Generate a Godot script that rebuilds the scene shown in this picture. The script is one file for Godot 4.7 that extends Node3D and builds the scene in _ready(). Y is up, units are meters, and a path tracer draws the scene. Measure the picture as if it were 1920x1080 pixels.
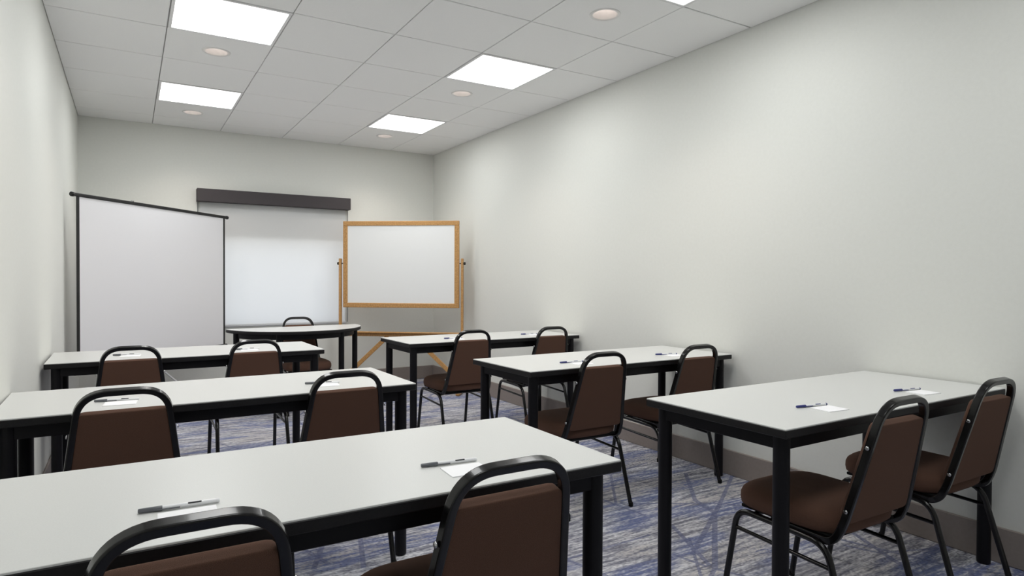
extends Node3D

# ---------------------------------------------------------------- room numbers
const XL := -0.401          # left wall face
const XR := 3.208           # right wall face
const ZB := -7.225          # back wall face
const ZF := 1.75            # wall behind the camera
const HC := 2.723           # underside of the ceiling tiles
const TILE := 0.6096
const GX := -0.4037         # first grid line across
const GZ := -6.843          # first grid line from the back wall
const TOP := 0.755          # table height

const LAMP_ENERGY := 0.74
const SPOT_ENERGY := 0.6
const SKY_ENERGY := 1.55
const EXPOSURE := 1.0

var M := {}
var taken := {}
var rng := RandomNumberGenerator.new()


func _ready():
	rng.seed = 7
	# ------------------------------------------------------------ camera
	var cam := Camera3D.new()
	cam.name = "camera"
	cam.position = Vector3(0, 1.208, 0)
	cam.rotation_order = EULER_ORDER_YXZ
	cam.rotation = Vector3(-0.0133, -0.5401, 0.0040)
	cam.fov = rad_to_deg(2.0 * atan(540.0 / 1199.73))
	cam.near = 0.02
	cam.far = 200.0
	add_child(cam)
	cam.current = true
	# ------------------------------------------------------------ sky and exposure
	var sky_mat := ProceduralSkyMaterial.new()
	sky_mat.sky_top_color = Color(0.90, 0.93, 0.97)
	sky_mat.sky_horizon_color = Color(0.96, 0.97, 0.98)
	sky_mat.ground_bottom_color = Color(0.72, 0.72, 0.71)
	sky_mat.ground_horizon_color = Color(0.80, 0.80, 0.80)
	sky_mat.sky_energy_multiplier = SKY_ENERGY
	sky_mat.ground_energy_multiplier = SKY_ENERGY
	var sky := Sky.new()
	sky.sky_material = sky_mat
	var env := Environment.new()
	env.background_mode = Environment.BG_SKY
	env.sky = sky
	env.ambient_light_source = Environment.AMBIENT_SOURCE_SKY
	env.tonemap_mode = Environment.TONE_MAPPER_LINEAR
	env.tonemap_exposure = EXPOSURE
	env.sdfgi_enabled = true
	env.ssao_enabled = true
	env.ssil_enabled = true
	var we := WorldEnvironment.new()
	we.name = "world_environment"
	we.environment = env
	add_child(we)

	make_materials()
	build_room()
	build_ceiling()
	build_lights()
	build_window_and_shade()
	build_screen()
	build_easel()
	build_tables()
	build_chairs()
	build_stationery()


# ================================================================ mesh builder
class Shape:
	var v := PackedVector3Array()
	var g := PackedInt32Array()
	var mark := 0

	func tri(a: Vector3, b: Vector3, c: Vector3, group: int) -> void:
		if (b - a).cross(c - a).length_squared() < 1e-16:
			return
		v.append(a); v.append(b); v.append(c)
		g.append(group)

	func quad(a: Vector3, b: Vector3, c: Vector3, d: Vector3, group: int) -> void:
		tri(a, b, c, group)
		tri(a, c, d, group)

	func begin() -> void:
		mark = v.size()

	# turns the closed solid added since begin() so that its faces look outwards (clockwise)
	func finish() -> void:
		var vol := 0.0
		var o := v[mark] if v.size() > mark else Vector3.ZERO
		for i in range(mark, v.size(), 3):
			vol += (v[i] - o).dot((v[i + 1] - o).cross(v[i + 2] - o))
		if vol > 0.0:
			for i in range(mark, v.size(), 3):
				var t := v[i + 1]
				v[i + 1] = v[i + 2]
				v[i + 2] = t

	func box(c: Vector3, s: Vector3, bevel := 0.0, basis := Basis()) -> void:
		begin()
		var h := s * 0.5
		var k: float = min(bevel, min(h.x, min(h.y, h.z)) * 0.9)
		var p := {}
		for sx in [-1, 1]:
			for sy in [-1, 1]:
				for sz in [-1, 1]:
					var sg := Vector3(sx, sy, sz)
					for a in 3:
						var q := Vector3(sg.x * (h.x - k), sg.y * (h.y - k), sg.z * (h.z - k))
						q[a] = sg[a] * h[a]
						p[[sx, sy, sz, a]] = c + basis * q
		for a in 3:
			var b := (a + 1) % 3
			var d := (a + 2) % 3
			for s1 in [-1, 1]:
				var idx := []
				for e in [[-1, -1], [1, -1], [1, 1], [-1, 1]]:
					var key := [0, 0, 0, a]
					key[a] = s1; key[b] = e[0]; key[d] = e[1]
					idx.append(p[key])
				var n := basis * Vector3(s1 if a == 0 else 0, s1 if a == 1 else 0, s1 if a == 2 else 0)
				face(idx, n)
		if k > 0.0:
			for a in 3:
				var b := (a + 1) % 3
				var d := (a + 2) % 3
				for s1 in [-1, 1]:
					for s2 in [-1, 1]:
						var n := Vector3.ZERO
						n[b] = s1; n[d] = s2
						var q := []
						for e in [[-1, b], [-1, d], [1, d], [1, b]]:
							var key := [0, 0, 0, e[1]]
							key[a] = e[0]; key[b] = s1; key[d] = s2
							q.append(p[key])
						face(q, basis * n)
			for sx in [-1, 1]:
				for sy in [-1, 1]:
					for sz in [-1, 1]:
						face([p[[sx, sy, sz, 0]], p[[sx, sy, sz, 1]], p[[sx, sy, sz, 2]]], basis * Vector3(sx, sy, sz))

	func face(q: Array, n: Vector3) -> void:
		var c: Vector3 = (q[1] - q[0]).cross(q[2] - q[0])
		var r := q.duplicate()
		if c.dot(n) > 0.0:
			r.reverse()
		tri(r[0], r[1], r[2], -1)
		if r.size() > 3:
			tri(r[0], r[2], r[3], -1)

	# joins rings of equally many points into a solid
	func loft(rings: Array, cap_start := true, cap_end := true, group := 0, ring_closed := true) -> void:
		begin()
		var m: int = rings[0].size()
		for i in rings.size() - 1:
			for j in (m if ring_closed else m - 1):
				var j2 := (j + 1) % m
				quad(rings[i][j], rings[i][j2], rings[i + 1][j2], rings[i + 1][j], group)
		if cap_start:
			cap(rings[0], true)
		if cap_end:
			cap(rings[rings.size() - 1], false)
		finish()

	func cap(ring: PackedVector3Array, flip: bool) -> void:
		var c := Vector3.ZERO
		for p in ring:
			c += p
		c /= ring.size()
		for j in ring.size():
			var a: Vector3 = ring[j]
			var b: Vector3 = ring[(j + 1) % ring.size()]
			if flip:
				tri(c, b, a, -1)
			else:
				tri(c, a, b, -1)

	# a profile swept along a path; hint is the direction of the profile's first axis
	func sweep(path: PackedVector3Array, profile: PackedVector2Array, hint: Vector3, caps := true) -> void:
		var rings := []
		var side := hint
		for i in path.size():
			var t: Vector3
			if i == 0:
				t = path[1] - path[0]
			elif i == path.size() - 1:
				t = path[i] - path[i - 1]
			else:
				t = (path[i + 1] - path[i]).normalized() + (path[i] - path[i - 1]).normalized()
			t = t.normalized()
			side = (side - t * side.dot(t)).normalized()
			var other := t.cross(side)
			var ring := PackedVector3Array()
			for q in profile:
				ring.append(path[i] + side * q.x + other * q.y)
			rings.append(ring)
		loft(rings, caps, caps, 0)

	func tube(path: PackedVector3Array, r: float, n := 12, caps := true) -> void:
		var d := (path[1] - path[0]).normalized()
		var hint := Vector3.RIGHT if absf(d.x) < 0.8 else Vector3.UP
		sweep(path, circle(r, n), hint, caps)

	# profile of [radius, height] pairs turned about an axis at c
	func lathe(prof: Array, c: Vector3, n := 24, axis := Vector3.UP, group := 0) -> void:
		var u := axis.cross(Vector3.FORWARD if absf(axis.z) < 0.9 else Vector3.RIGHT).normalized()
		var w := axis.cross(u)
		var rings := []
		for p in prof:
			var ring := PackedVector3Array()
			for i in n:
				var a := TAU * i / n
				ring.append(c + axis * p[1] + (u * cos(a) + w * sin(a)) * p[0])
			rings.append(ring)
		loft(rings, true, true, group)

	static func circle(r: float, n: int) -> PackedVector2Array:
		var out := PackedVector2Array()
		for i in n:
			out.append(Vector2(cos(TAU * i / n), sin(TAU * i / n)) * r)
		return out

	static func rounded(hx: float, hy: float, r: float, seg := 3) -> PackedVector2Array:
		var out := PackedVector2Array()
		for q in 4:
			var cx: float = (hx - r) * [1, -1, -1, 1][q]
			var cy: float = (hy - r) * [1, 1, -1, -1][q]
			var e := 0.12 * r
			var a0 := PI / 2 * q
			var a1 := PI / 2 * (q + 1)
			out.append(Vector2(cx + r * cos(a0) + e * sin(a0), cy + r * sin(a0) - e * cos(a0)))
			for i in seg + 1:
				var a := PI / 2 * (q + float(i) / seg)
				out.append(Vector2(cx + r * cos(a), cy + r * sin(a)))
			out.append(Vector2(cx + r * cos(a1) - e * sin(a1), cy + r * sin(a1) + e * cos(a1)))
		return out

	func mesh() -> ArrayMesh:
		var st := SurfaceTool.new()
		st.begin(Mesh.PRIMITIVE_TRIANGLES)
		for i in g.size():
			st.set_smooth_group(g[i])
			for k in 3:
				st.add_vertex(v[i * 3 + k])
		st.generate_normals()
		st.index()
		return st.commit()


static func round_path(pts: Array, r: float, n := 6) -> PackedVector3Array:
	var out := PackedVector3Array()
	out.append(pts[0])
	for i in range(1, pts.size() - 1):
		var p: Vector3 = pts[i]
		var d1: Vector3 = pts[i - 1] - p
		var d2: Vector3 = pts[i + 1] - p
		var k: float = min(r, min(d1.length(), d2.length()) * 0.48)
		var a := p + d1.normalized() * k
		var b := p + d2.normalized() * k
		for j in n + 1:
			var t := float(j) / n
			out.append(a * (1 - t) * (1 - t) + p * 2.0 * t * (1 - t) + b * t * t)
	out.append(pts[pts.size() - 1])
	return out


# ================================================================ node helpers
func numbered(called: String) -> String:
	var k: int = taken.get(called, 0)
	taken[called] = k + 1
	return called if k == 0 else "%s_%03d" % [called, k]


func put(called: String, mesh: Mesh, mat: Material, parent: Node, at := Vector3.ZERO) -> MeshInstance3D:
	var o := MeshInstance3D.new()
	o.name = called
	o.mesh = mesh
	o.material_override = mat
	o.position = at
	o.cast_shadow = GeometryInstance3D.SHADOW_CASTING_SETTING_ON
	parent.add_child(o, true)
	return o


func thing(called: String, label: String, category: String, at := Vector3.ZERO, turn := 0.0, group := "") -> Node3D:
	var o := Node3D.new()
	o.name = numbered(called)
	add_child(o)
	o.position = at
	o.rotation.y = turn
	o.set_meta("label", label)
	o.set_meta("category", category)
	if group:
		o.set_meta("group", group)
	return o


func copy(src: Node3D, called: String, label: String, at: Vector3, turn := 0.0) -> Node3D:
	var o: Node3D = src.duplicate()
	o.name = numbered(called)
	add_child(o)
	o.position = at
	o.rotation.y = turn
	o.set_meta("label", label)
	return o


func structure(called: String, mesh: Mesh, mat: Material, label: String) -> MeshInstance3D:
	var o := put(called, mesh, mat, self)
	o.set_meta("kind", "structure")
	o.set_meta("label", label)
	return o


# ================================================================ materials
func noise_tex(freq: float, lo: Color, hi: Color, seed_: int, size := 512, octaves := 4, normal := false, strength := 4.0) -> NoiseTexture2D:
	var n := FastNoiseLite.new()
	n.seed = seed_
	n.frequency = freq
	n.noise_type = FastNoiseLite.TYPE_SIMPLEX_SMOOTH
	n.fractal_octaves = octaves
	var t := NoiseTexture2D.new()
	t.width = size
	t.height = size
	t.seamless = true
	t.noise = n
	if normal:
		t.as_normal_map = true
		t.bump_strength = strength
	else:
		var r := Gradient.new()
		r.set_color(0, lo)
		r.set_color(1, hi)
		t.color_ramp = r
	return t


func mat(called: String, c: Color, rough: float, spec := 0.5) -> StandardMaterial3D:
	var m := StandardMaterial3D.new()
	m.resource_name = called
	m.albedo_color = c
	m.roughness = rough
	m.metallic_specular = spec
	M[called] = m
	return m


func grained(m: StandardMaterial3D, tex: Texture2D, scale: float, bump: Texture2D = null, bump_scale := 0.3, world := false) -> void:
	m.albedo_texture = tex
	m.uv1_triplanar = true
	m.uv1_world_triplanar = world
	m.uv1_scale = Vector3.ONE * scale
	if bump:
		m.normal_enabled = true
		m.normal_texture = bump
		m.normal_scale = bump_scale


func make_materials() -> void:
	var fine_bump := noise_tex(0.12, Color.BLACK, Color.WHITE, 3, 512, 3, true, 3.0)
	var w := mat("wall_vinyl", Color8(231, 232, 227), 0.62, 0.4)
	grained(w, noise_tex(0.05, Color(0.988, 0.988, 0.986), Color(1, 1, 1), 11), 1.4, fine_bump, 0.03, true)
	var c := mat("ceiling_tile", Color8(250, 250, 249), 0.92, 0.2)
	grained(c, noise_tex(0.09, Color(0.985, 0.985, 0.985), Color(1, 1, 1), 12), 2.2, fine_bump, 0.18, true)
	mat("ceiling_grid", Color8(226, 226, 225), 0.6)
	mat("deck", Color8(150, 150, 150), 0.9)
	mat("lamp_frame", Color8(238, 238, 238), 0.45)
	var d := mat("lamp_diffuser", Color8(245, 245, 245), 0.6)
	d.emission_enabled = true
	d.emission = Color(1.0, 0.995, 0.985)
	d.emission_energy_multiplier = 3.0
	mat("downlight_trim", Color8(236, 234, 232), 0.4)
	mat("downlight_baffle", Color8(222, 218, 215), 0.5)
	var b := mat("downlight_bulb", Color8(255, 240, 232), 0.4)
	b.emission_enabled = true
	b.emission = Color(1.0, 0.97, 0.95)
	b.emission_energy_multiplier = 3.4
	var bb := mat("baseboard", Color8(148, 138, 133), 0.5)
	grained(bb, noise_tex(0.04, Color(0.95, 0.95, 0.95), Color(1, 1, 1), 14), 2.0, null, 0.0, true)
	var lam := mat("laminate", Color8(219, 220, 218), 0.33, 0.5)
	grained(lam, noise_tex(0.2, Color(0.965, 0.965, 0.965), Color(1, 1, 1), 15), 2.5)
	var be := mat("black_edge", Color8(27, 26, 28), 0.5, 0.38)
	grained(be, noise_tex(0.06, Color(0.8, 0.8, 0.8), Color(1, 1, 1), 16), 3.0)
	mat("black_steel", Color8(17, 16, 20), 0.45, 0.33)
	var g := mat("gloss_black", Color8(9, 8, 9), 0.25, 0.38)
	g.clearcoat_enabled = true
	g.clearcoat = 0.35
	g.clearcoat_roughness = 0.08
	var weave := noise_tex(0.35, Color.BLACK, Color.WHITE, 21, 512, 2, true, 6.0)
	var f := mat("brown_fabric", Color8(120, 91, 78), 0.95, 0.2)
	grained(f, noise_tex(0.22, Color(0.62, 0.60, 0.59), Color(1, 1, 1), 22, 512, 3), 6.0, weave, 0.5)
	f.rim_enabled = true
	f.rim = 0.35
	f.rim_tint = 0.6
	mat("chrome", Color8(190, 190, 192), 0.22).metallic = 1.0
	mat("rubber", Color8(18, 18, 18), 0.7, 0.3)
	var sf := mat("screen_fabric", Color8(244, 243, 246), 0.85, 0.25)
	grained(sf, noise_tex(0.3, Color(0.97, 0.97, 0.97), Color(1, 1, 1), 24), 4.0)
	mat("screen_black", Color8(20, 20, 21), 0.5)
	mat("screen_leg", Color8(206, 206, 208), 0.35)
	var wood := mat("oak", Color8(216, 168, 108), 0.42, 0.5)
	var wt := noise_tex(0.03, Color(0.80, 0.76, 0.70), Color(1, 1, 1), 25, 512, 4)
	wood.albedo_texture = wt
	wood.uv1_triplanar = true
	wood.uv1_scale = Vector3(3, 3, 3)
	mat("marker_board", Color8(246, 247, 247), 0.28, 0.5)
	var sh := mat("shade_fabric", Color8(228, 228, 228), 0.9, 0.2)
	sh.backlight_enabled = true
	sh.backlight = Color(0.75, 0.76, 0.77)
	mat("valance", Color8(74, 70, 72), 0.6, 0.3)
	mat("shade_bar", Color8(206, 208, 211), 0.5)
	mat("shade_track", Color8(110, 111, 114), 0.5)
	var gl := mat("window_glass", Color(0.9, 0.95, 0.96, 0.08), 0.02)
	gl.transparency = BaseMaterial3D.TRANSPARENCY_ALPHA
	mat("window_frame", Color8(225, 225, 225), 0.5)
	mat("pen_white", Color8(238, 239, 241), 0.28)
	mat("pen_black", Color8(40, 42, 46), 0.3)
	mat("pen_blue", Color8(38, 46, 116), 0.3)
	mat("pen_grey", Color8(96, 99, 104), 0.3)
	mat("paper", Color8(250, 250, 252), 0.85, 0.2)
	# carpet
	var cm := mat("carpet", Color.WHITE, 0.97, 0.15)
	cm.albedo_texture = carpet_texture()
	cm.normal_enabled = true
	cm.normal_texture = noise_tex(0.4, Color.BLACK, Color.WHITE, 33, 512, 2, true, 5.0)
	cm.normal_scale = 0.5


const CARPET_SIZE := 3.609

func streak_image(w: int, h: int, freq: float, seed_: int, octaves: int, side: int) -> Image:
	var n := FastNoiseLite.new()
	n.seed = seed_
	n.frequency = freq
	n.noise_type = FastNoiseLite.TYPE_SIMPLEX_SMOOTH
	n.fractal_octaves = octaves
	var im := n.get_seamless_image(w, h)
	im.convert(Image.FORMAT_L8)
	im.resize(side, side, Image.INTERPOLATE_CUBIC)
	return im


# woven print: fine streaks running across the room in greys and blues, and thin slate lines crossing them
func carpet_texture() -> ImageTexture:
	var s := 1536
	var a := streak_image(160, s, 0.075, 101, 3, s).get_data()
	var b := streak_image(420, s, 0.22, 102, 2, s).get_data()
	var c := streak_image(96, 360, 0.035, 103, 3, s).get_data()
	var d := streak_image(120, 400, 0.03, 104, 2, s).get_data()
	var light := Vector3(222, 222, 227)
	var dark := Vector3(124, 125, 138)
	var blue := Vector3(112, 122, 164)
	var taupe := Vector3(190, 183, 178)
	var out := PackedByteArray()
	out.resize(s * s * 3)
	for i in s * s:
		var fine := clampf((a[i] * 0.6 + b[i] * 0.4 - 80.0) / 96.0, 0.0, 1.0)
		var col := dark.lerp(light, fine)
		var tb := clampf((c[i] - 116.0) / 46.0, 0.0, 1.0) * 0.72 * (1.25 - fine)
		col = col.lerp(blue, clampf(tb, 0.0, 1.0))
		var tt := clampf((d[i] - 130.0) / 50.0, 0.0, 1.0) * 0.5 * fine
		col = col.lerp(taupe, tt)
		out[i * 3] = int(col.x)
		out[i * 3 + 1] = int(col.y)
		out[i * 3 + 2] = int(col.z)
	# lines seen in the photograph (x, z on the floor), then a scatter of more hubs
	var lines := [
		[2.612, -2.297, 2.103, -1.847, 0.024], [2.293, -2.282, 2.108, -1.880, 0.020], [2.052, -2.034, 2.09, -1.878, 0.014], [2.988, -2.863, 2.664, -2.48, 0.022],
		[2.612, -2.297, 2.664, -2.48, 0.03], [2.971, -1.77, 2.72, -1.28, 0.022], [2.797, -1.715, 2.858, -1.58, 0.016], [2.858, -1.58, 3.208, -1.45, 0.014],
		[0.766, -2.954, 0.657, -2.691, 0.022], [0.664, -2.926, 0.724, -2.704, 0.018], [0.933, -2.942, 0.839, -2.596, 0.020], [2.103, -1.847, 2.35, -1.3, 0.016], [2.103, -1.847, 1.5, -1.5, 0.018]]
	var r := RandomNumberGenerator.new()
	r.seed = 41
	var hubs := []
	for gx in 4:
		for gz in 4:
			hubs.append(Vector2((gx + r.randf_range(0.15, 0.85)) * CARPET_SIZE / 4, (gz + r.randf_range(0.15, 0.85)) * CARPET_SIZE / 4))
	for h in hubs:
		var start := r.randf() * TAU
		for k in 4:
			var ang := start + k * TAU / 4 + r.randf_range(-0.5, 0.5)
			var ln := r.randf_range(0.35, 0.8)
			lines.append([h.x + XL, h.y, h.x + XL + cos(ang) * ln, h.y + sin(ang) * ln, r.randf_range(0.010, 0.022)])
	var per := s / CARPET_SIZE
	var mask := PackedByteArray()
	mask.resize(s * s)
	for l in lines:
		var p := Vector2((l[0] - XL) * per, l[1] * per)
		var q := Vector2((l[2] - XL) * per, l[3] * per)
		var along := (q - p).normalized()
		var side := Vector2(-along.y, along.x)
		var half: float = l[4] * per * 0.5
		var steps := int((q - p).length() * 1.5)
		for i in steps + 1:
			var e := p.lerp(q, float(i) / steps)
			var k := -half
			while k <= half:
				var at := e + side * k
				var x := posmod(int(floor(at.x)), s)
				var y := posmod(int(floor(at.y)), s)
				mask[y * s + x] = 1
				k += 0.7
	var slate := Vector3(108, 113, 143)
	for i in s * s:
		if mask[i]:
			var m := 0.80 - 0.35 * b[i] / 255.0
			out[i * 3] = int(lerpf(out[i * 3], slate.x, m))
			out[i * 3 + 1] = int(lerpf(out[i * 3 + 1], slate.y, m))
			out[i * 3 + 2] = int(lerpf(out[i * 3 + 2], slate.z, m))
	return ImageTexture.create_from_image(Image.create_from_data(s, s, false, Image.FORMAT_RGB8, out))


# ================================================================ room shell
func build_room() -> void:
	# floor with its own UVs: one carpet repeat spans the width of the room
	var st := SurfaceTool.new()
	st.begin(Mesh.PRIMITIVE_TRIANGLES)
	var x0 := XL - 0.12
	var x1 := XR + 0.12
	var z0 := ZB - 0.12
	var z1 := ZF + 0.12
	var fl := func(y: float, n: Vector3, flip: bool):
		var p := [Vector3(x0, y, z0), Vector3(x1, y, z0), Vector3(x1, y, z1), Vector3(x0, y, z1)]
		var order := [0, 1, 2, 0, 2, 3] if not flip else [0, 2, 1, 0, 3, 2]
		for i in order:
			st.set_normal(n)
			st.set_uv(Vector2((p[i].x - XL) / CARPET_SIZE, p[i].z / CARPET_SIZE))
			st.add_vertex(p[i])
	fl.call(0.0, Vector3.UP, false)
	fl.call(-0.12, Vector3.DOWN, true)
	var corners := [Vector3(x0, 0, z0), Vector3(x1, 0, z0), Vector3(x1, 0, z1), Vector3(x0, 0, z1)]
	for i in 4:
		var a: Vector3 = corners[i]
		var b: Vector3 = corners[(i + 1) % 4]
		var n := Vector3(b.z - a.z, 0, a.x - b.x).normalized()
		var dn := Vector3(0, -0.12, 0)
		for q in [a, b, b + dn, a, b + dn, a + dn]:
			st.set_normal(n)
			st.set_uv(Vector2.ZERO)
			st.add_vertex(q)
	st.generate_tangents()
	structure("floor", st.commit(), M.carpet, "grey and blue streaked carpet with thin crossing slate lines")

	var top := HC + 0.30
	var s := Shape.new()
	s.box(Vector3(XL - 0.06, top / 2, (ZB + ZF) / 2), Vector3(0.12, top, ZF - ZB + 0.24))
	structure("wall_left", s.mesh(), M.wall_vinyl, "plain off-white left wall beside the tables")
	s = Shape.new()
	s.box(Vector3(XR + 0.06, top / 2, (ZB + ZF) / 2), Vector3(0.12, top, ZF - ZB + 0.24))
	structure("wall_right", s.mesh(), M.wall_vinyl, "long plain off-white right wall")
	# back wall with the window opening behind the roller shade
	s = Shape.new()
	var wx0 := 0.645
	var wx1 := 2.105
	var wy0 := 0.735
	var wy1 := 1.63
	var zc := ZB - 0.08
	s.box(Vector3((XL + wx0) / 2, top / 2, zc), Vector3(wx0 - XL, top, 0.16))
	s.box(Vector3((XR + wx1) / 2, top / 2, zc), Vector3(XR - wx1, top, 0.16))
	s.box(Vector3((wx0 + wx1) / 2, wy0 / 2, zc), Vector3(wx1 - wx0, wy0, 0.16))
	s.box(Vector3((wx0 + wx1) / 2, (top + wy1) / 2, zc), Vector3(wx1 - wx0, top - wy1, 0.16))
	structure("wall_back", s.mesh(), M.wall_vinyl, "off-white end wall behind the projection screen and easel")
	s = Shape.new()
	s.box(Vector3((XL + XR) / 2, top / 2, ZF + 0.06), Vector3(XR - XL, top, 0.12))
	structure("wall_front", s.mesh(), M.wall_vinyl, "off-white wall behind the camera")
	# baseboards
	var bh := 0.155
	var bt := 0.012
	s = Shape.new()
	s.box(Vector3(XR - bt / 2, bh / 2, (ZB + ZF) / 2), Vector3(bt, bh, ZF - ZB), 0.004)
	structure("baseboard_right", s.mesh(), M.baseboard, "taupe baseboard along the right wall")
	s = Shape.new()
	s.box(Vector3(XL + bt / 2, bh / 2, (ZB + ZF) / 2), Vector3(bt, bh, ZF - ZB), 0.004)
	structure("baseboard_left", s.mesh(), M.baseboard, "taupe baseboard along the left wall")
	s = Shape.new()
	s.box(Vector3((XL + XR) / 2, bh / 2, ZB + bt / 2), Vector3(XR - XL - 2 * bt, bh, bt), 0.004)
	structure("baseboard_back", s.mesh(), M.baseboard, "taupe baseboard along the end wall")
	s = Shape.new()
	s.box(Vector3((XL + XR) / 2, bh / 2, ZF - bt / 2), Vector3(XR - XL - 2 * bt, bh, bt), 0.004)
	structure("baseboard_front", s.mesh(), M.baseboard, "taupe baseboard behind the camera")


# ================================================================ ceiling
func is_lamp_cell(c: int, r: int) -> bool:
	return (c == 1 or c == 4) and posmod(r, 3) == 1


func is_spot_cell(c: int, r: int) -> bool:
	return (c == 1 or c == 4) and posmod(r, 3) == 0


func build_ceiling() -> void:
	var root := Node3D.new()
	root.name = "ceiling"
	root.set_meta("kind", "structure")
	root.set_meta("label", "suspended ceiling of square white tiles in a thin white grid")
	add_child(root)
	var deck := Shape.new()
	deck.box(Vector3((XL + XR) / 2, HC + 0.26, (ZB + ZF) / 2), Vector3(XR - XL, 0.08, ZF - ZB))
	put("deck", deck.mesh(), M.deck, root)
	var rows := int(ceil((ZF - GZ) / TILE))
	var gap_x := 0.006
	var gap_z := 0.010
	var th := 0.016
	var cache := {}
	for c in 6:
		for r in range(-1, rows):
			if is_lamp_cell(c, r):
				continue
			var x0: float = max(GX + c * TILE, XL)
			var x1: float = min(GX + (c + 1) * TILE, XR)
			var z0: float = max(GZ + r * TILE, ZB)
			var z1: float = min(GZ + (r + 1) * TILE, ZF)
			var w := x1 - x0 - gap_x
			var d := z1 - z0 - gap_z
			if d < 0.02:
				continue
			var key := "%d %d %s" % [int(w * 1000), int(d * 1000), is_spot_cell(c, r)]
			if not cache.has(key):
				var s := Shape.new()
				if is_spot_cell(c, r):
					var o0 := PackedVector3Array()
					var o1 := PackedVector3Array()
					var i0 := PackedVector3Array()
					var i1 := PackedVector3Array()
					for i in 32:
						var a := TAU * i / 32.0
						var k: float = 1.0 / max(absf(cos(a)), absf(sin(a)))
						var q := Vector3(cos(a) * k * w / 2, 0, sin(a) * k * d / 2)
						var e := Vector3(cos(a), 0, sin(a)) * 0.074
						o0.append(q); o1.append(q + Vector3(0, th, 0))
						i0.append(e); i1.append(e + Vector3(0, th, 0))
					s.loft([o0, o1, i1, i0, o0], false, false, -1)
				else:
					s.box(Vector3(0, th / 2, 0), Vector3(w, th, d), 0.0025)
				cache[key] = s.mesh()
			put("ceiling_tile", cache[key], M.ceiling_tile, root, Vector3((x0 + x1) / 2, HC, (z0 + z1) / 2))
	# the grid: bars set a little above the faces of the tiles
	for c in range(1, 6):
		var s := Shape.new()
		s.box(Vector3(GX + c * TILE, HC + 0.019, (ZB + ZF) / 2), Vector3(0.024, 0.006, ZF - ZB))
		s.box(Vector3(GX + c * TILE, HC + 0.037, (ZB + ZF) / 2), Vector3(0.003, 0.03, ZF - ZB))
		put("grid_bar", s.mesh(), M.ceiling_grid, root)
	for r in range(0, rows):
		var z := GZ + r * TILE
		if z > ZF - 0.03:
			continue
		var s := Shape.new()
		s.box(Vector3((XL + XR) / 2, HC + 0.0195, z), Vector3(XR - XL, 0.006, 0.024))
		put("grid_bar", s.mesh(), M.ceiling_grid, root)
	# wall angles where the tiles meet the walls
	for e in [[Vector3(XL + 0.010, HC + 0.013, (ZB + ZF) / 2), Vector3(0.02, 0.004, ZF - ZB)], [Vector3(XR - 0.010, HC + 0.013, (ZB + ZF) / 2), Vector3(0.02, 0.004, ZF - ZB)],
			[Vector3((XL + XR) / 2, HC + 0.013, ZB + 0.010), Vector3(XR - XL, 0.004, 0.02)], [Vector3((XL + XR) / 2, HC + 0.013, ZF - 0.010), Vector3(XR - XL, 0.004, 0.02)]]:
		var s := Shape.new()
		s.box(e[0], e[1])
		put("wall_angle", s.mesh(), M.ceiling_grid, root)


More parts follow.
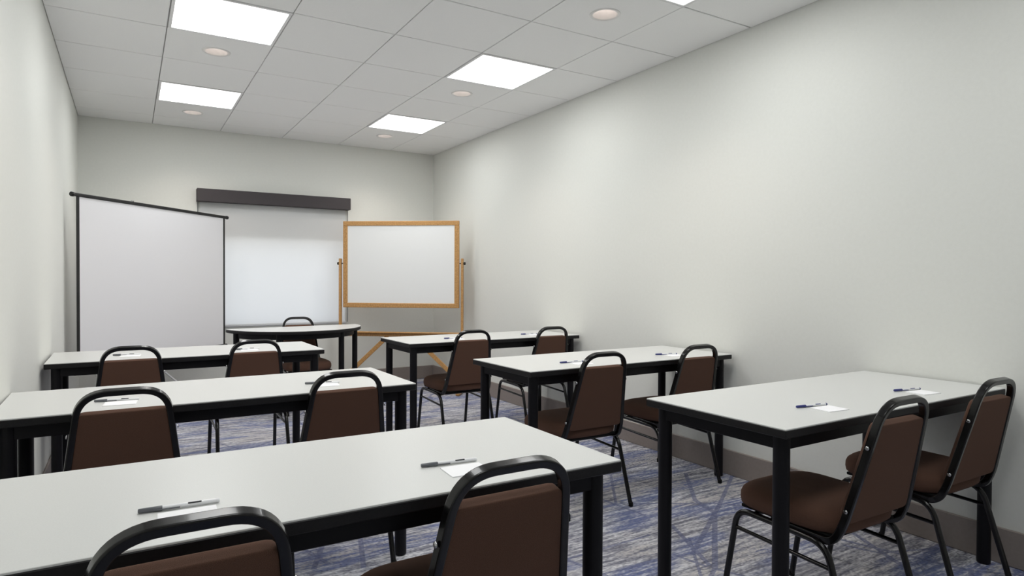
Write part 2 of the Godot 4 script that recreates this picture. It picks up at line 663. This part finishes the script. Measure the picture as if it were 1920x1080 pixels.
func build_lights() -> void:
	# 2 ft square flush panels
	var w := TILE - 0.008
	var fr := Shape.new()
	var b := 0.018
	for e in [[Vector3(0, 0.006, w / 2 - b / 2), Vector3(w, 0.02, b)], [Vector3(0, 0.006, -w / 2 + b / 2), Vector3(w, 0.02, b)],
			[Vector3(w / 2 - b / 2, 0.006, 0), Vector3(b, 0.02, w - 2 * b)], [Vector3(-w / 2 + b / 2, 0.006, 0), Vector3(b, 0.02, w - 2 * b)]]:
		fr.box(e[0], e[1], 0.002)
	var frm := fr.mesh()
	var df := Shape.new()
	df.box(Vector3(0, 0.008, 0), Vector3(w - 2 * b, 0.006, w - 2 * b))
	var dfm := df.mesh()
	var hs := Shape.new()
	hs.box(Vector3(0, 0.045, 0), Vector3(w - 0.02, 0.05, w - 0.02))
	var hsm := hs.mesh()
	var where := {
		[1, 1]: "square ceiling light panel at the far end beside the left wall", [1, 4]: "large glowing square ceiling panel nearest on the left side",
		[4, 1]: "smallest square ceiling light panel at the far end on the right", [4, 4]: "glowing square ceiling panel halfway along the right side",
		[4, 7]: "square ceiling light panel cut off by the top edge, its corner showing above the right wall", [1, 7]: "square ceiling light panel above the near left table, out of view",
		[1, 10]: "square ceiling light panel overhead to the left of the camera", [4, 10]: "square ceiling light panel overhead to the right of the camera"}
	for key in where:
		var c: int = key[0]
		var r: int = key[1]
		var o := thing("ceiling_light_panel", where[key], "ceiling light", Vector3(GX + (c + 0.5) * TILE, HC, GZ + (r + 0.5) * TILE), 0.0, "square ceiling light panels")
		put("frame", frm, M.lamp_frame, o)
		put("diffuser", dfm, M.lamp_diffuser, o)
		put("housing", hsm, M.lamp_frame, o)
		var l := AreaLight3D.new()
		l.name = "panel_lamp"
		l.area_size = Vector2(w - 2 * b, w - 2 * b)
		l.light_color = Color(0.99, 1.0, 1.0)
		l.light_energy = LAMP_ENERGY
		l.area_range = 14.0
		l.shadow_enabled = true
		l.rotation.x = -PI / 2
		l.position.y = 0.0035
		o.add_child(l)
	# recessed downlights
	var ring := Shape.new()
	var n := 40
	var rings := []
	for p in [[0.088, 0.0], [0.086, -0.004], [0.078, -0.005], [0.070, -0.002], [0.070, 0.012], [0.088, 0.0]]:
		var rr := PackedVector3Array()
		for i in n:
			rr.append(Vector3(cos(TAU * i / n) * p[0], p[1], sin(TAU * i / n) * p[0]))
		rings.append(rr)
	ring.loft(rings, false, false, 0)
	var can := Shape.new()
	rings = []
	for p in [[0.070, 0.0], [0.056, 0.055], [0.056, 0.115], [0.0005, 0.115], [0.0005, 0.12], [0.060, 0.12], [0.060, 0.055], [0.073, 0.0], [0.070, 0.0]]:
		var rr := PackedVector3Array()
		for i in n:
			rr.append(Vector3(cos(TAU * i / n) * p[0], p[1], sin(TAU * i / n) * p[0]))
		rings.append(rr)
	can.loft(rings, false, false, -1)
	var bulb := Shape.new()
	bulb.lathe([[0.012, 0.070], [0.034, 0.072], [0.044, 0.078], [0.045, 0.084], [0.030, 0.100], [0.020, 0.107], [0.018, 0.113]], Vector3.ZERO, 28)
	var ringm := ring.mesh()
	var canm := can.mesh()
	var bulbm := bulb.mesh()
	var spots := {
		[1, 0]: "faint recessed downlight by the far end of the ceiling on the left", [1, 3]: "recessed downlight between the two left ceiling panels",
		[4, 0]: "faint recessed downlight by the far end of the ceiling on the right", [4, 3]: "recessed downlight just behind the middle right ceiling panel",
		[4, 6]: "largest recessed downlight, nearest the camera, with pinkish bulb showing", [1, 6]: "recessed downlight above the near left table, out of view"}
	for key in spots:
		var o := thing("recessed_downlight", spots[key], "downlight", Vector3(GX + (key[0] + 0.5) * TILE, HC, GZ + (key[1] + 0.5) * TILE), 0.0, "recessed round downlights")
		put("trim_ring", ringm, M.downlight_trim, o)
		put("baffle", canm, M.downlight_baffle, o)
		put("bulb", bulbm, M.downlight_bulb, o)
		var l := SpotLight3D.new()
		l.name = "downlight_lamp"
		l.light_color = Color(1.0, 0.95, 0.91)
		l.light_energy = SPOT_ENERGY
		l.light_size = 0.04
		l.spot_angle = 62.0
		l.spot_range = 14.0
		l.spot_attenuation = 2.0
		l.shadow_enabled = true
		l.rotation.x = -PI / 2
		l.position.y = -0.001
		o.add_child(l)


# ================================================================ window and roller shade
func build_window_and_shade() -> void:
	var wx0 := 0.645
	var wx1 := 2.105
	var wy0 := 0.735
	var wy1 := 1.63
	var cx := (wx0 + wx1) / 2
	var cy := (wy0 + wy1) / 2
	var zz := ZB - 0.085
	var win := Node3D.new()
	win.name = "window_1"
	win.set_meta("kind", "structure")
	win.set_meta("label", "daylit window hidden behind the drawn roller shade")
	add_child(win)
	var s := Shape.new()
	var f := 0.012
	s.box(Vector3(cx, wy0 + f / 2, zz), Vector3(wx1 - wx0, f, 0.06), 0.003)
	s.box(Vector3(cx, wy1 - f / 2, zz), Vector3(wx1 - wx0, f, 0.06), 0.003)
	s.box(Vector3(wx0 + f / 2, cy, zz), Vector3(f, wy1 - wy0 - 2 * f, 0.06), 0.003)
	s.box(Vector3(wx1 - f / 2, cy, zz), Vector3(f, wy1 - wy0 - 2 * f, 0.06), 0.003)
	put("window_frame", s.mesh(), M.window_frame, win)
	s = Shape.new()
	s.box(Vector3(cx, cy, zz), Vector3(wx1 - wx0 - 2 * f, wy1 - wy0 - 2 * f, 0.006))
	put("pane", s.mesh(), M.window_glass, win)

	var o := thing("roller_shade", "white roller shade drawn down over the window under a charcoal valance", "window shade", Vector3(1.372, 0, ZB))
	s = Shape.new()
	s.box(Vector3(0, 2.048, 0.050), Vector3(1.56, 0.130, 0.10), 0.004)
	put("valance", s.mesh(), M.valance, o).set_meta("label", "charcoal valance box")
	s = Shape.new()
	var cloth := PlaneMesh.new()
	cloth.size = Vector2(1.490, 1.27)
	cloth.orientation = PlaneMesh.FACE_Z
	put("fabric", cloth, M.shade_fabric, o, Vector3(-0.003, 1.36, 0.016))
	s = Shape.new()
	s.sweep(PackedVector3Array([Vector3(-0.750, 0.716, 0.018), Vector3(0.745, 0.716, 0.018)]), Shape.rounded(0.012, 0.008, 0.005), Vector3.UP)
	put("bottom_bar", s.mesh(), M.shade_bar, o)
	for x in [-0.766, 0.766]:
		s = Shape.new()
		s.tube(PackedVector3Array([Vector3(x, 0.72, 0.018), Vector3(x, 1.985, 0.018)]), 0.004, 8)
		put("guide_wire", s.mesh(), M.shade_track, o)


# ================================================================ tripod projection screen
func build_screen() -> void:
	var a := Vector3(-0.325, 0, -5.66)
	var b := Vector3(0.825, 0, -6.95)
	var along := (b - a).normalized()
	var mid := (a + b) / 2
	var turn := atan2(-along.z, along.x)
	var o := thing("projection_screen", "white tripod projection screen with black edges by the left wall", "projector screen", mid, turn)
	var w := (b - a).length()
	var top := 1.808
	var low := 0.545
	var s := Shape.new()
	s.box(Vector3(0, (top + low) / 2, 0), Vector3(w - 0.04, top - low, 0.0015))
	put("fabric", s.mesh(), M.screen_fabric, o)
	for e in [-1, 1]:
		s = Shape.new()
		s.box(Vector3(e * (w / 2 - 0.012), (top + low) / 2, 0.0004), Vector3(0.026, top - low, 0.003))
		put("border", s.mesh(), M.screen_black, o).set_meta("label", "black side border")
	s = Shape.new()
	s.sweep(PackedVector3Array([Vector3(-w / 2 - 0.03, top + 0.008, 0), Vector3(w / 2 + 0.03, top + 0.008, 0)]), Shape.rounded(0.013, 0.010, 0.006), Vector3.UP)
	for e in [-1, 1]:
		s.lathe([[0.012, 0], [0.017, 0.003], [0.017, 0.022], [0.012, 0.026]], Vector3(e * (w / 2 + 0.034) - (0.013 if e > 0 else 0.013), top + 0.008, 0), 16, Vector3.RIGHT)
	put("top_bar", s.mesh(), M.screen_black, o)
	s = Shape.new()
	s.box(Vector3(-0.39 + 0.06, top + 0.024, 0.0), Vector3(0.022, 0.012, 0.018), 0.003)
	put("catch", s.mesh(), M.chrome, o)
	s = Shape.new()
	s.sweep(PackedVector3Array([Vector3(-w / 2 - 0.02, low - 0.022, -0.012), Vector3(w / 2 + 0.02, low - 0.022, -0.012)]), Shape.rounded(0.032, 0.030, 0.016), Vector3.UP)
	put("case", s.mesh(), M.screen_black, o)
	s = Shape.new()
	s.tube(PackedVector3Array([Vector3(0, 0.10, -0.062), Vector3(0, top + 0.01, -0.062)]), 0.012, 12)
	s.box(Vector3(0, top + 0.008, -0.034), Vector3(0.02, 0.02, 0.07), 0.003)
	s.box(Vector3(0, low - 0.022, -0.05), Vector3(0.06, 0.07, 0.04), 0.004)
	put("pole", s.mesh(), M.screen_leg, o)
	for k in 3:
		var ang := 0.62 + TAU * k / 3.0
		var dir := Vector3(cos(ang), 0, sin(ang))
		var hub := Vector3(0, 0.44, -0.062)
		s = Shape.new()
		s.sweep(PackedVector3Array([hub + dir * 0.015, hub + dir * 0.44 + Vector3(0, -0.425, 0)]), Shape.rounded(0.014, 0.007, 0.005), dir.cross(Vector3.UP))
		var leg := put("leg", s.mesh(), M.screen_leg, o)
		s = Shape.new()
		s.lathe([[0.013, 0], [0.015, 0.004], [0.014, 0.022], [0.010, 0.026]], Vector3(dir.x * 0.445, 0.0, -0.062 + dir.z * 0.445), 14)
		put("foot_cap", s.mesh(), M.rubber, leg)


# ================================================================ easel whiteboard
func build_easel() -> void:
	var a := Vector3(2.013, 0, -6.935)
	var b := Vector3(3.034, 0, -6.159)
	var along := (b - a).normalized()
	var mid := (a + b) / 2
	var turn := atan2(-along.z, along.x)
	var w := (b - a).length()
	var o := thing("easel_whiteboard", "wood-framed reversible whiteboard on an oak easel in the far right corner", "whiteboard", mid, turn)
	var h0 := 0.898
	var h1 := 1.834
	var fw := 0.050
	var s := Shape.new()
	s.box(Vector3(0, (h0 + h1) / 2, 0), Vector3(w - 2 * fw + 0.01, h1 - h0 - 2 * fw + 0.01, 0.014))
	put("board", s.mesh(), M.marker_board, o)
	for e in [[Vector3(0, h1 - fw / 2, 0), Vector3(w, fw, 0.030)], [Vector3(0, h0 + fw / 2, 0), Vector3(w, fw, 0.030)],
			[Vector3(-w / 2 + fw / 2, (h0 + h1) / 2, 0), Vector3(fw, h1 - h0 - 2 * fw, 0.030)], [Vector3(w / 2 - fw / 2, (h0 + h1) / 2, 0), Vector3(fw, h1 - h0 - 2 * fw, 0.030)]]:
		s = Shape.new()
		s.box(e[0], e[1], 0.004)
		put("frame_rail", s.mesh(), M.oak, o)
	var px := w / 2 + 0.034
	for e in [-1, 1]:
		s = Shape.new()
		s.box(Vector3(e * px, 0.745, 0), Vector3(0.024, 1.37, 0.045), 0.004)
		var post := put("post", s.mesh(), M.oak, o)
		s = Shape.new()
		s.lathe([[0.005, -0.030], [0.005, 0.014], [0.014, 0.016], [0.016, 0.020], [0.016, 0.030], [0.012, 0.034]], Vector3(e * px, 1.376, 0), 16, Vector3.RIGHT * e)
		put("pivot_knob", s.mesh(), M.screen_black, post)
		s = Shape.new()
		s.box(Vector3(e * px, 0.035, 0), Vector3(0.045, 0.070, 0.50), 0.010)
		put("foot", s.mesh(), M.oak, o)
		s = Shape.new()
		var p0 := Vector3(e * 0.14, 0.59, 0.0)
		var p1 := Vector3(e * (px - 0.014), 0.10, 0.0)
		s.sweep(PackedVector3Array([p0, p1]), Shape.rounded(0.022, 0.012, 0.004), Vector3(-(p1 - p0).y, (p1 - p0).x, 0).normalized())
		put("brace", s.mesh(), M.oak, o)
	s = Shape.new()
	s.box(Vector3(0, 0.612, 0.005), Vector3(2 * px - 0.024, 0.052, 0.024), 0.004)
	s.box(Vector3(0, 0.632, 0.035), Vector3(2 * px - 0.024, 0.012, 0.060), 0.003)
	put("crossbar", s.mesh(), M.oak, o)


# ================================================================ tables
func build_tables() -> void:
	var spots := [
		["near left", Vector3(0.333, 0, -1.526), 1.465, 0.585, 0.0, "white-topped black table in the left foreground, cut off by the left edge"],
		["middle left", Vector3(0.338, 0, -2.880), 1.465, 0.585, 0.012, "white-topped black table second from the front along the left wall"],
		["far left", Vector3(0.346, 0, -4.440), 1.465, 0.600, 0.010, "white-topped black table farthest back on the left, below the projection screen"],
		["near right", Vector3(2.450, 0, -1.542), 1.490, 0.605, 0.012, "white-topped black table at lower right, nearest against the right wall"],
		["middle right", Vector3(2.430, 0, -2.952), 1.490, 0.590, 0.020, "white-topped black table second from the front along the right wall"],
		["far right", Vector3(2.430, 0, -4.500), 1.500, 0.570, 0.018, "white-topped black table farthest back on the right, in front of the easel"]]
	for e in spots:
		var l: float = e[2]
		var d: float = e[3]
		var o := thing("classroom_table", e[5], "table", e[1], e[4], "rectangular classroom tables")
		var s := Shape.new()
		s.box(Vector3(0, TOP - 0.0025, 0), Vector3(l - 0.004, 0.005, d - 0.004), 0.001)
		put("tabletop", s.mesh(), M.laminate, o)
		s = Shape.new()
		s.box(Vector3(0, TOP - 0.0165, 0), Vector3(l, 0.027, d), 0.003)
		put("edge_band", s.mesh(), M.black_edge, o).set_meta("label", "black table edge")
		var ix := l / 2 - 0.052
		var iz := d / 2 - 0.052
		for sx in [-1, 1]:
			for sz in [-1, 1]:
				s = Shape.new()
				s.lathe([[0.021, 0.0], [0.025, 0.003], [0.0255, 0.012], [0.0255, TOP - 0.030]], Vector3(sx * ix, 0, sz * iz), 28)
				put("leg", s.mesh(), M.black_steel, o)
		for sz in [-1, 1]:
			s = Shape.new()
			s.box(Vector3(0, TOP - 0.030 - 0.023, sz * (iz + 0.006)), Vector3(2 * ix - 0.03, 0.046, 0.022), 0.002)
			put("apron", s.mesh(), M.black_steel, o)
		for sx in [-1, 1]:
			s = Shape.new()
			s.box(Vector3(sx * (ix + 0.006), TOP - 0.030 - 0.023, 0), Vector3(0.022, 0.046, 2 * iz - 0.03), 0.002)
			put("apron", s.mesh(), M.black_steel, o)
	# half-round table at the front of the room
	var t := thing("half_round_table", "half-round white-topped black table at the far end, before the roller shade", "table", Vector3(1.350, 0, -6.255), 0.10)
	var r := 0.610
	var outline := func(k: float) -> PackedVector3Array:
		var ring := PackedVector3Array()
		var rr := r - k
		for i in 41:
			var a := PI * i / 40.0
			ring.append(Vector3(cos(a) * rr, 0, sin(a) * rr))
		for i in range(1, 12):
			ring.append(Vector3(-rr + 2 * rr * i / 12.0, 0, 0))
		return ring
	var lift := func(ring: PackedVector3Array, y: float) -> PackedVector3Array:
		var out := PackedVector3Array()
		for p in ring:
			out.append(p + Vector3(0, y, 0))
		return out
	var s2 := Shape.new()
	s2.loft([lift.call(outline.call(0.002), TOP - 0.005), lift.call(outline.call(0.002), TOP)], true, true, 1)
	put("tabletop", s2.mesh(), M.laminate, t)
	s2 = Shape.new()
	s2.loft([lift.call(outline.call(0.002), TOP - 0.030), lift.call(outline.call(0.0), TOP - 0.027), lift.call(outline.call(0.0), TOP - 0.006), lift.call(outline.call(0.002), TOP - 0.003)], true, true, 1)
	put("edge_band", s2.mesh(), M.black_edge, t)
	for p in [Vector2(-0.540, 0.075), Vector2(0.552, 0.115), Vector2(-0.28, 0.455), Vector2(0.28, 0.455)]:
		s2 = Shape.new()
		s2.lathe([[0.021, 0.0], [0.025, 0.003], [0.0255, 0.012], [0.0255, TOP - 0.030]], Vector3(p.x, 0, p.y), 28)
		put("leg", s2.mesh(), M.black_steel, t)
	s2 = Shape.new()
	var arc := PackedVector3Array()
	for i in 33:
		var a := PI * (0.04 + 0.92 * i / 32.0)
		arc.append(Vector3(cos(a) * 0.535, TOP - 0.055, sin(a) * 0.535))
	s2.sweep(arc, Shape.rounded(0.024, 0.010, 0.003), Vector3.UP)
	put("apron", s2.mesh(), M.black_steel, t)
	s2 = Shape.new()
	s2.box(Vector3(0, TOP - 0.054, 0.055), Vector3(1.03, 0.048, 0.022), 0.002)
	put("apron", s2.mesh(), M.black_steel, t)


# ================================================================ chairs
func rounded_outline(hw_front: float, hw_back: float, z0: float, z1: float, y: float, inset: float, power := 4.0) -> PackedVector3Array:
	var ring := PackedVector3Array()
	var n := 48
	for i in n:
		var a := TAU * i / n
		var ca := cos(a)
		var sa := sin(a)
		var px := signf(ca) * pow(absf(ca), 2.0 / power)
		var pz := signf(sa) * pow(absf(sa), 2.0 / power)
		var t := (pz + 1.0) / 2.0
		var hw := lerpf(hw_front, hw_back, t) - inset
		ring.append(Vector3(px * hw, y, lerpf(z0 + inset, z1 - inset, t)))
	return ring


func make_chair() -> Node3D:
	var o := thing("stack_chair", "", "chair", Vector3.ZERO, 0.0, "brown padded stack chairs")
	# seat cushion (front is -z)
	var s := Shape.new()
	var rings := []
	for e in [[0.386, 0.030], [0.384, 0.012], [0.392, 0.003], [0.410, 0.0], [0.428, 0.001], [0.443, 0.007], [0.454, 0.020], [0.462, 0.043], [0.468, 0.080], [0.471, 0.13]]:
		rings.append(rounded_outline(0.212, 0.200, -0.235, 0.185, e[0], e[1], 4.2))
	s.loft(rings, true, true, 0)
	put("seat", s.mesh(), M.brown_fabric, o)
	s = Shape.new()
	s.box(Vector3(0, 0.379, -0.02), Vector3(0.36, 0.012, 0.36), 0.003)
	put("seat_pan", s.mesh(), M.rubber, o)
	# backrest pad in the plane of the leaning frame
	s = Shape.new()
	rings = []
	var low := Vector3(0, 0.435, 0.196)
	var high := Vector3(0, 0.760, 0.2725)
	var up := (high - low).normalized()
	var nrm := Vector3(0, -up.z, up.y)   # points to the rear (+z)
	if nrm.z < 0:
		nrm = -nrm
	var hgt := (high - low).length()
	for e in [[0.0085, 0.020], [0.0085, 0.0045], [0.0082, 0.0022], [0.0070, 0.0005], [0.0055, 0.0], [0.0040, 0.0], [-0.019, 0.0], [-0.022, 0.0005], [-0.027, 0.003], [-0.031, 0.009], [-0.033, 0.022], [-0.034, 0.050]]:
		var ring := PackedVector3Array()
		var n := 48
		for i in n:
			var a := TAU * i / n
			var px := signf(cos(a)) * pow(absf(cos(a)), 2.0 / 22.0)
			var py := signf(sin(a)) * pow(absf(sin(a)), 2.0 / 22.0)
			var t := (py + 1.0) / 2.0
			var hw: float = lerpf(0.170, 0.1285, t) - e[1]
			ring.append(low + Vector3(px * hw, 0, 0) + up * lerpf(e[1], hgt - e[1], t) + nrm * e[0])
		rings.append(ring)
	s.loft(rings, true, true, 0)
	put("backrest", s.mesh(), M.brown_fabric, o)
	# back frame: a flattened tube, one loop up, over and down, its ends running forward under the seat
	s = Shape.new()
	var half := [Vector3(0.186, 0.371, -0.06), Vector3(0.186, 0.366, 0.165), Vector3(0.180, 0.430, 0.195)]
	var pts := PackedVector3Array()
	pts = round_path([half[0], half[1], half[2], Vector3(0.1265, 0.829, 0.289),
		Vector3(-0.1265, 0.829, 0.289), half[2] * Vector3(-1, 1, 1), half[1] * Vector3(-1, 1, 1), half[0] * Vector3(-1, 1, 1)], 0.084, 12)
	s.sweep(pts, Shape.rounded(0.0102, 0.0126, 0.0042, 4), Vector3.RIGHT)
	put("back_frame", s.mesh(), M.gloss_black, o)
	# legs and rails: each side an arch of round tube
	for e in [-1, 1]:
		var front := round_path([Vector3(e * 0.206, 0.014, -0.258), Vector3(e * 0.200, 0.368, -0.198), Vector3(e * 0.198, 0.364, -0.02)], 0.055, 8)
		s = Shape.new()
		s.tube(front, 0.0112, 14)
		var lf := put("leg", s.mesh(), M.gloss_black, o)
		s = Shape.new()
		s.lathe([[0.0095, 0.0], [0.0118, 0.002], [0.0120, 0.020], [0.0113, 0.022]], Vector3(e * 0.206, 0, -0.260), 14)
		put("foot_cap", s.mesh(), M.rubber, lf)
		var rear := round_path([Vector3(e * 0.198, 0.364, -0.022), Vector3(e * 0.200, 0.358, 0.150), Vector3(e * 0.206, 0.014, 0.250)], 0.060, 8)
		s = Shape.new()
		s.tube(rear, 0.0112, 14)
		var lr := put("leg", s.mesh(), M.gloss_black, o)
		s = Shape.new()
		s.lathe([[0.0095, 0.0], [0.0118, 0.002], [0.0120, 0.020], [0.0113, 0.022]], Vector3(e * 0.206, 0, 0.253), 14)
		put("foot_cap", s.mesh(), M.rubber, lr)
		s = Shape.new()
		s.tube(PackedVector3Array([Vector3(e * 0.2015, 0.300, -0.208), Vector3(e * 0.2015, 0.285, 0.172)]), 0.0072, 10)
		put("stretcher", s.mesh(), M.gloss_black, o)
		for q in [Vector3(e * 0.1505, 0.688, 0.256), Vector3(e * 0.1800, 0.480, 0.207)]:
			s = Shape.new()
			s.lathe([[0.007, 0.0], [0.007, 0.002], [0.004, 0.004]], q + Vector3(e * 0.0095, 0, 0), 12, Vector3(e, 0.13, 0).normalized())
			put("bolt", s.mesh(), M.chrome, o)
	for z in [-0.140, 0.120]:
		s = Shape.new()
		s.tube(PackedVector3Array([Vector3(-0.198, 0.362, z), Vector3(0.198, 0.362, z)]), 0.009, 10)
		put("cross_bar", s.mesh(), M.gloss_black, o)
	return o


func build_chairs() -> void:
	var spots := [
		[0.087, -1.391, 0.0, "brown padded chair at bottom left, only its top above the frame edge"],
		[0.674, -1.400, 0.0, "brown padded chair in the centre foreground at the near left table's right end"],
		[-0.014, -2.785, 0.0, "brown padded chair at the second left table, nearer the left wall"],
		[0.750, -2.807, 0.0, "brown padded chair at the second left table, nearer the aisle"],
		[0.012, -4.309, 0.0, "brown padded chair at the farthest left table, nearer the left wall"],
		[0.657, -4.368, 0.0, "brown padded chair at the farthest left table, nearer the aisle"],
		[2.123, -1.385, 0.0, "brown padded chair at the nearest right table, nearer the aisle, full seat showing"],
		[2.835, -1.416, 0.0, "brown padded chair at far right, against the right wall at the nearest right table"],
		[2.090, -2.840, 0.0, "brown padded chair at the second right table, nearer the aisle"],
		[2.810, -2.868, 0.0, "brown padded chair at the second right table, nearer the right wall"],
		[2.155, -4.420, 0.0, "brown padded chair at the farthest right table, nearer the aisle"],
		[2.868, -4.435, 0.0, "brown padded chair at the farthest right table, nearer the right wall"],
		[1.400, -6.060, PI, "brown padded chair behind the half-round table, facing the camera"]]
	var first := make_chair()
	for i in spots.size():
		var e: Array = spots[i]
		var at := Vector3(e[0], 0, e[1])
		if i == 0:
			first.position = at
			first.rotation.y = e[2]
			first.set_meta("label", e[3])
		else:
			copy(first, "stack_chair", e[3], at, e[2])


# ================================================================ pens and cards
func make_pen(body: String, label: String) -> Node3D:
	var o := thing("pen", label, "pen", Vector3.ZERO, 0.0, "pens laid out on the tables")
	# lies along +x from its capped end at x = 0
	var rr := 0.0045
	var y := 0.0052
	var s := Shape.new()
	s.lathe([[rr, 0.040], [rr, 0.134], [rr * 0.96, 0.136]], Vector3(0, y, 0), 14, Vector3.RIGHT)
	put("barrel", s.mesh(), M.pen_white, o)
	s = Shape.new()
	s.lathe([[0.0036, 0.0], [0.0046, 0.002], [0.0052, 0.040], [0.0048, 0.0415]], Vector3(0, y, 0), 14, Vector3.RIGHT)
	var c := put("cap", s.mesh(), M[body], o)
	s = Shape.new()
	s.box(Vector3(0.052, y - 0.001, 0.0058), Vector3(0.040, 0.0026, 0.0018), 0.0005)
	put("clip", s.mesh(), M[body], c)
	s = Shape.new()
	s.lathe([[0.0046, 0.136], [0.0046, 0.141], [0.0034, 0.143]], Vector3(0, y, 0), 14, Vector3.RIGHT)
	put("end_plug", s.mesh(), M["pen_white"] if body == "pen_grey" else M[body], o)
	s = Shape.new()
	s.box(Vector3(0.098, y + 0.0032, 0.0026), Vector3(0.024, 0.0022, 0.0030), 0.0, Basis(Vector3.RIGHT, 0.68))
	put("print", s.mesh(), M["pen_black"] if body == "pen_grey" else M[body], o)
	return o


func build_stationery() -> void:
	var spots := [
		# pen capped end x z, other end x z, card centre x z, body, table words
		[0.014, -1.416, 0.157, -1.407, 0.096, -1.352, "pen_grey", "the near left table's left seat"],
		[0.601, -1.424, 0.739, -1.408, 0.686, -1.352, "pen_grey", "the near left table's right seat"],
		[-0.108, -2.770, 0.034, -2.742, -0.026, -2.702, "pen_grey", "the second left table's left seat"],
		[0.647, -2.801, 0.781, -2.763, 0.721, -2.738, "pen_grey", "the second left table's right seat"],
		[-0.079, -4.378, 0.064, -4.344, 0.008, -4.316, "pen_grey", "the farthest left table's left seat"],
		[0.578, -4.367, 0.718, -4.350, 0.655, -4.312, "pen_grey", "the farthest left table's right seat"],
		[2.033, -1.423, 2.172, -1.400, 2.122, -1.356, "pen_blue", "the nearest right table's left seat"],
		[2.688, -1.437, 2.825, -1.407, 2.766, -1.364, "pen_blue", "the nearest right table's right seat"],
		[2.001, -2.830, 2.141, -2.816, 2.101, -2.768, "pen_blue", "the second right table's left seat"],
		[2.725, -2.859, 2.860, -2.822, 2.815, -2.790, "pen_blue", "the second right table's right seat"],
		[2.052, -4.422, 2.190, -4.400, 2.130, -4.362, "pen_blue", "the farthest right table's left seat"],
		[2.760, -4.459, 2.900, -4.435, 2.840, -4.392, "pen_blue", "the farthest right table's right seat"]]
	var card := Shape.new()
	card.box(Vector3(0, 0.0012, 0), Vector3(0.102, 0.0024, 0.080))
	var cardm := card.mesh()
	var kinds := {}
	for e in spots:
		var a := Vector3(e[0], TOP, e[1])
		var b := Vector3(e[2], TOP, e[3])
		var turn := atan2(-(b - a).z, (b - a).x)
		var colour := "white pen with a dark grey cap at " if e[6] == "pen_grey" else "white pen with a blue cap at "
		var lab: String = colour + e[7]
		var p: Node3D
		if kinds.has(e[6]):
			p = copy(kinds[e[6]], "pen", lab, a, turn)
		else:
			p = make_pen(e[6], lab)
			p.position = a
			p.rotation.y = turn
			kinds[e[6]] = p
		var o := thing("note_card", "small white note card beside the pen at " + e[7], "note card", Vector3(e[4], TOP, e[5]), turn * 0.5, "note cards on the tables")
		put("sheet", cardm, M.paper, o)
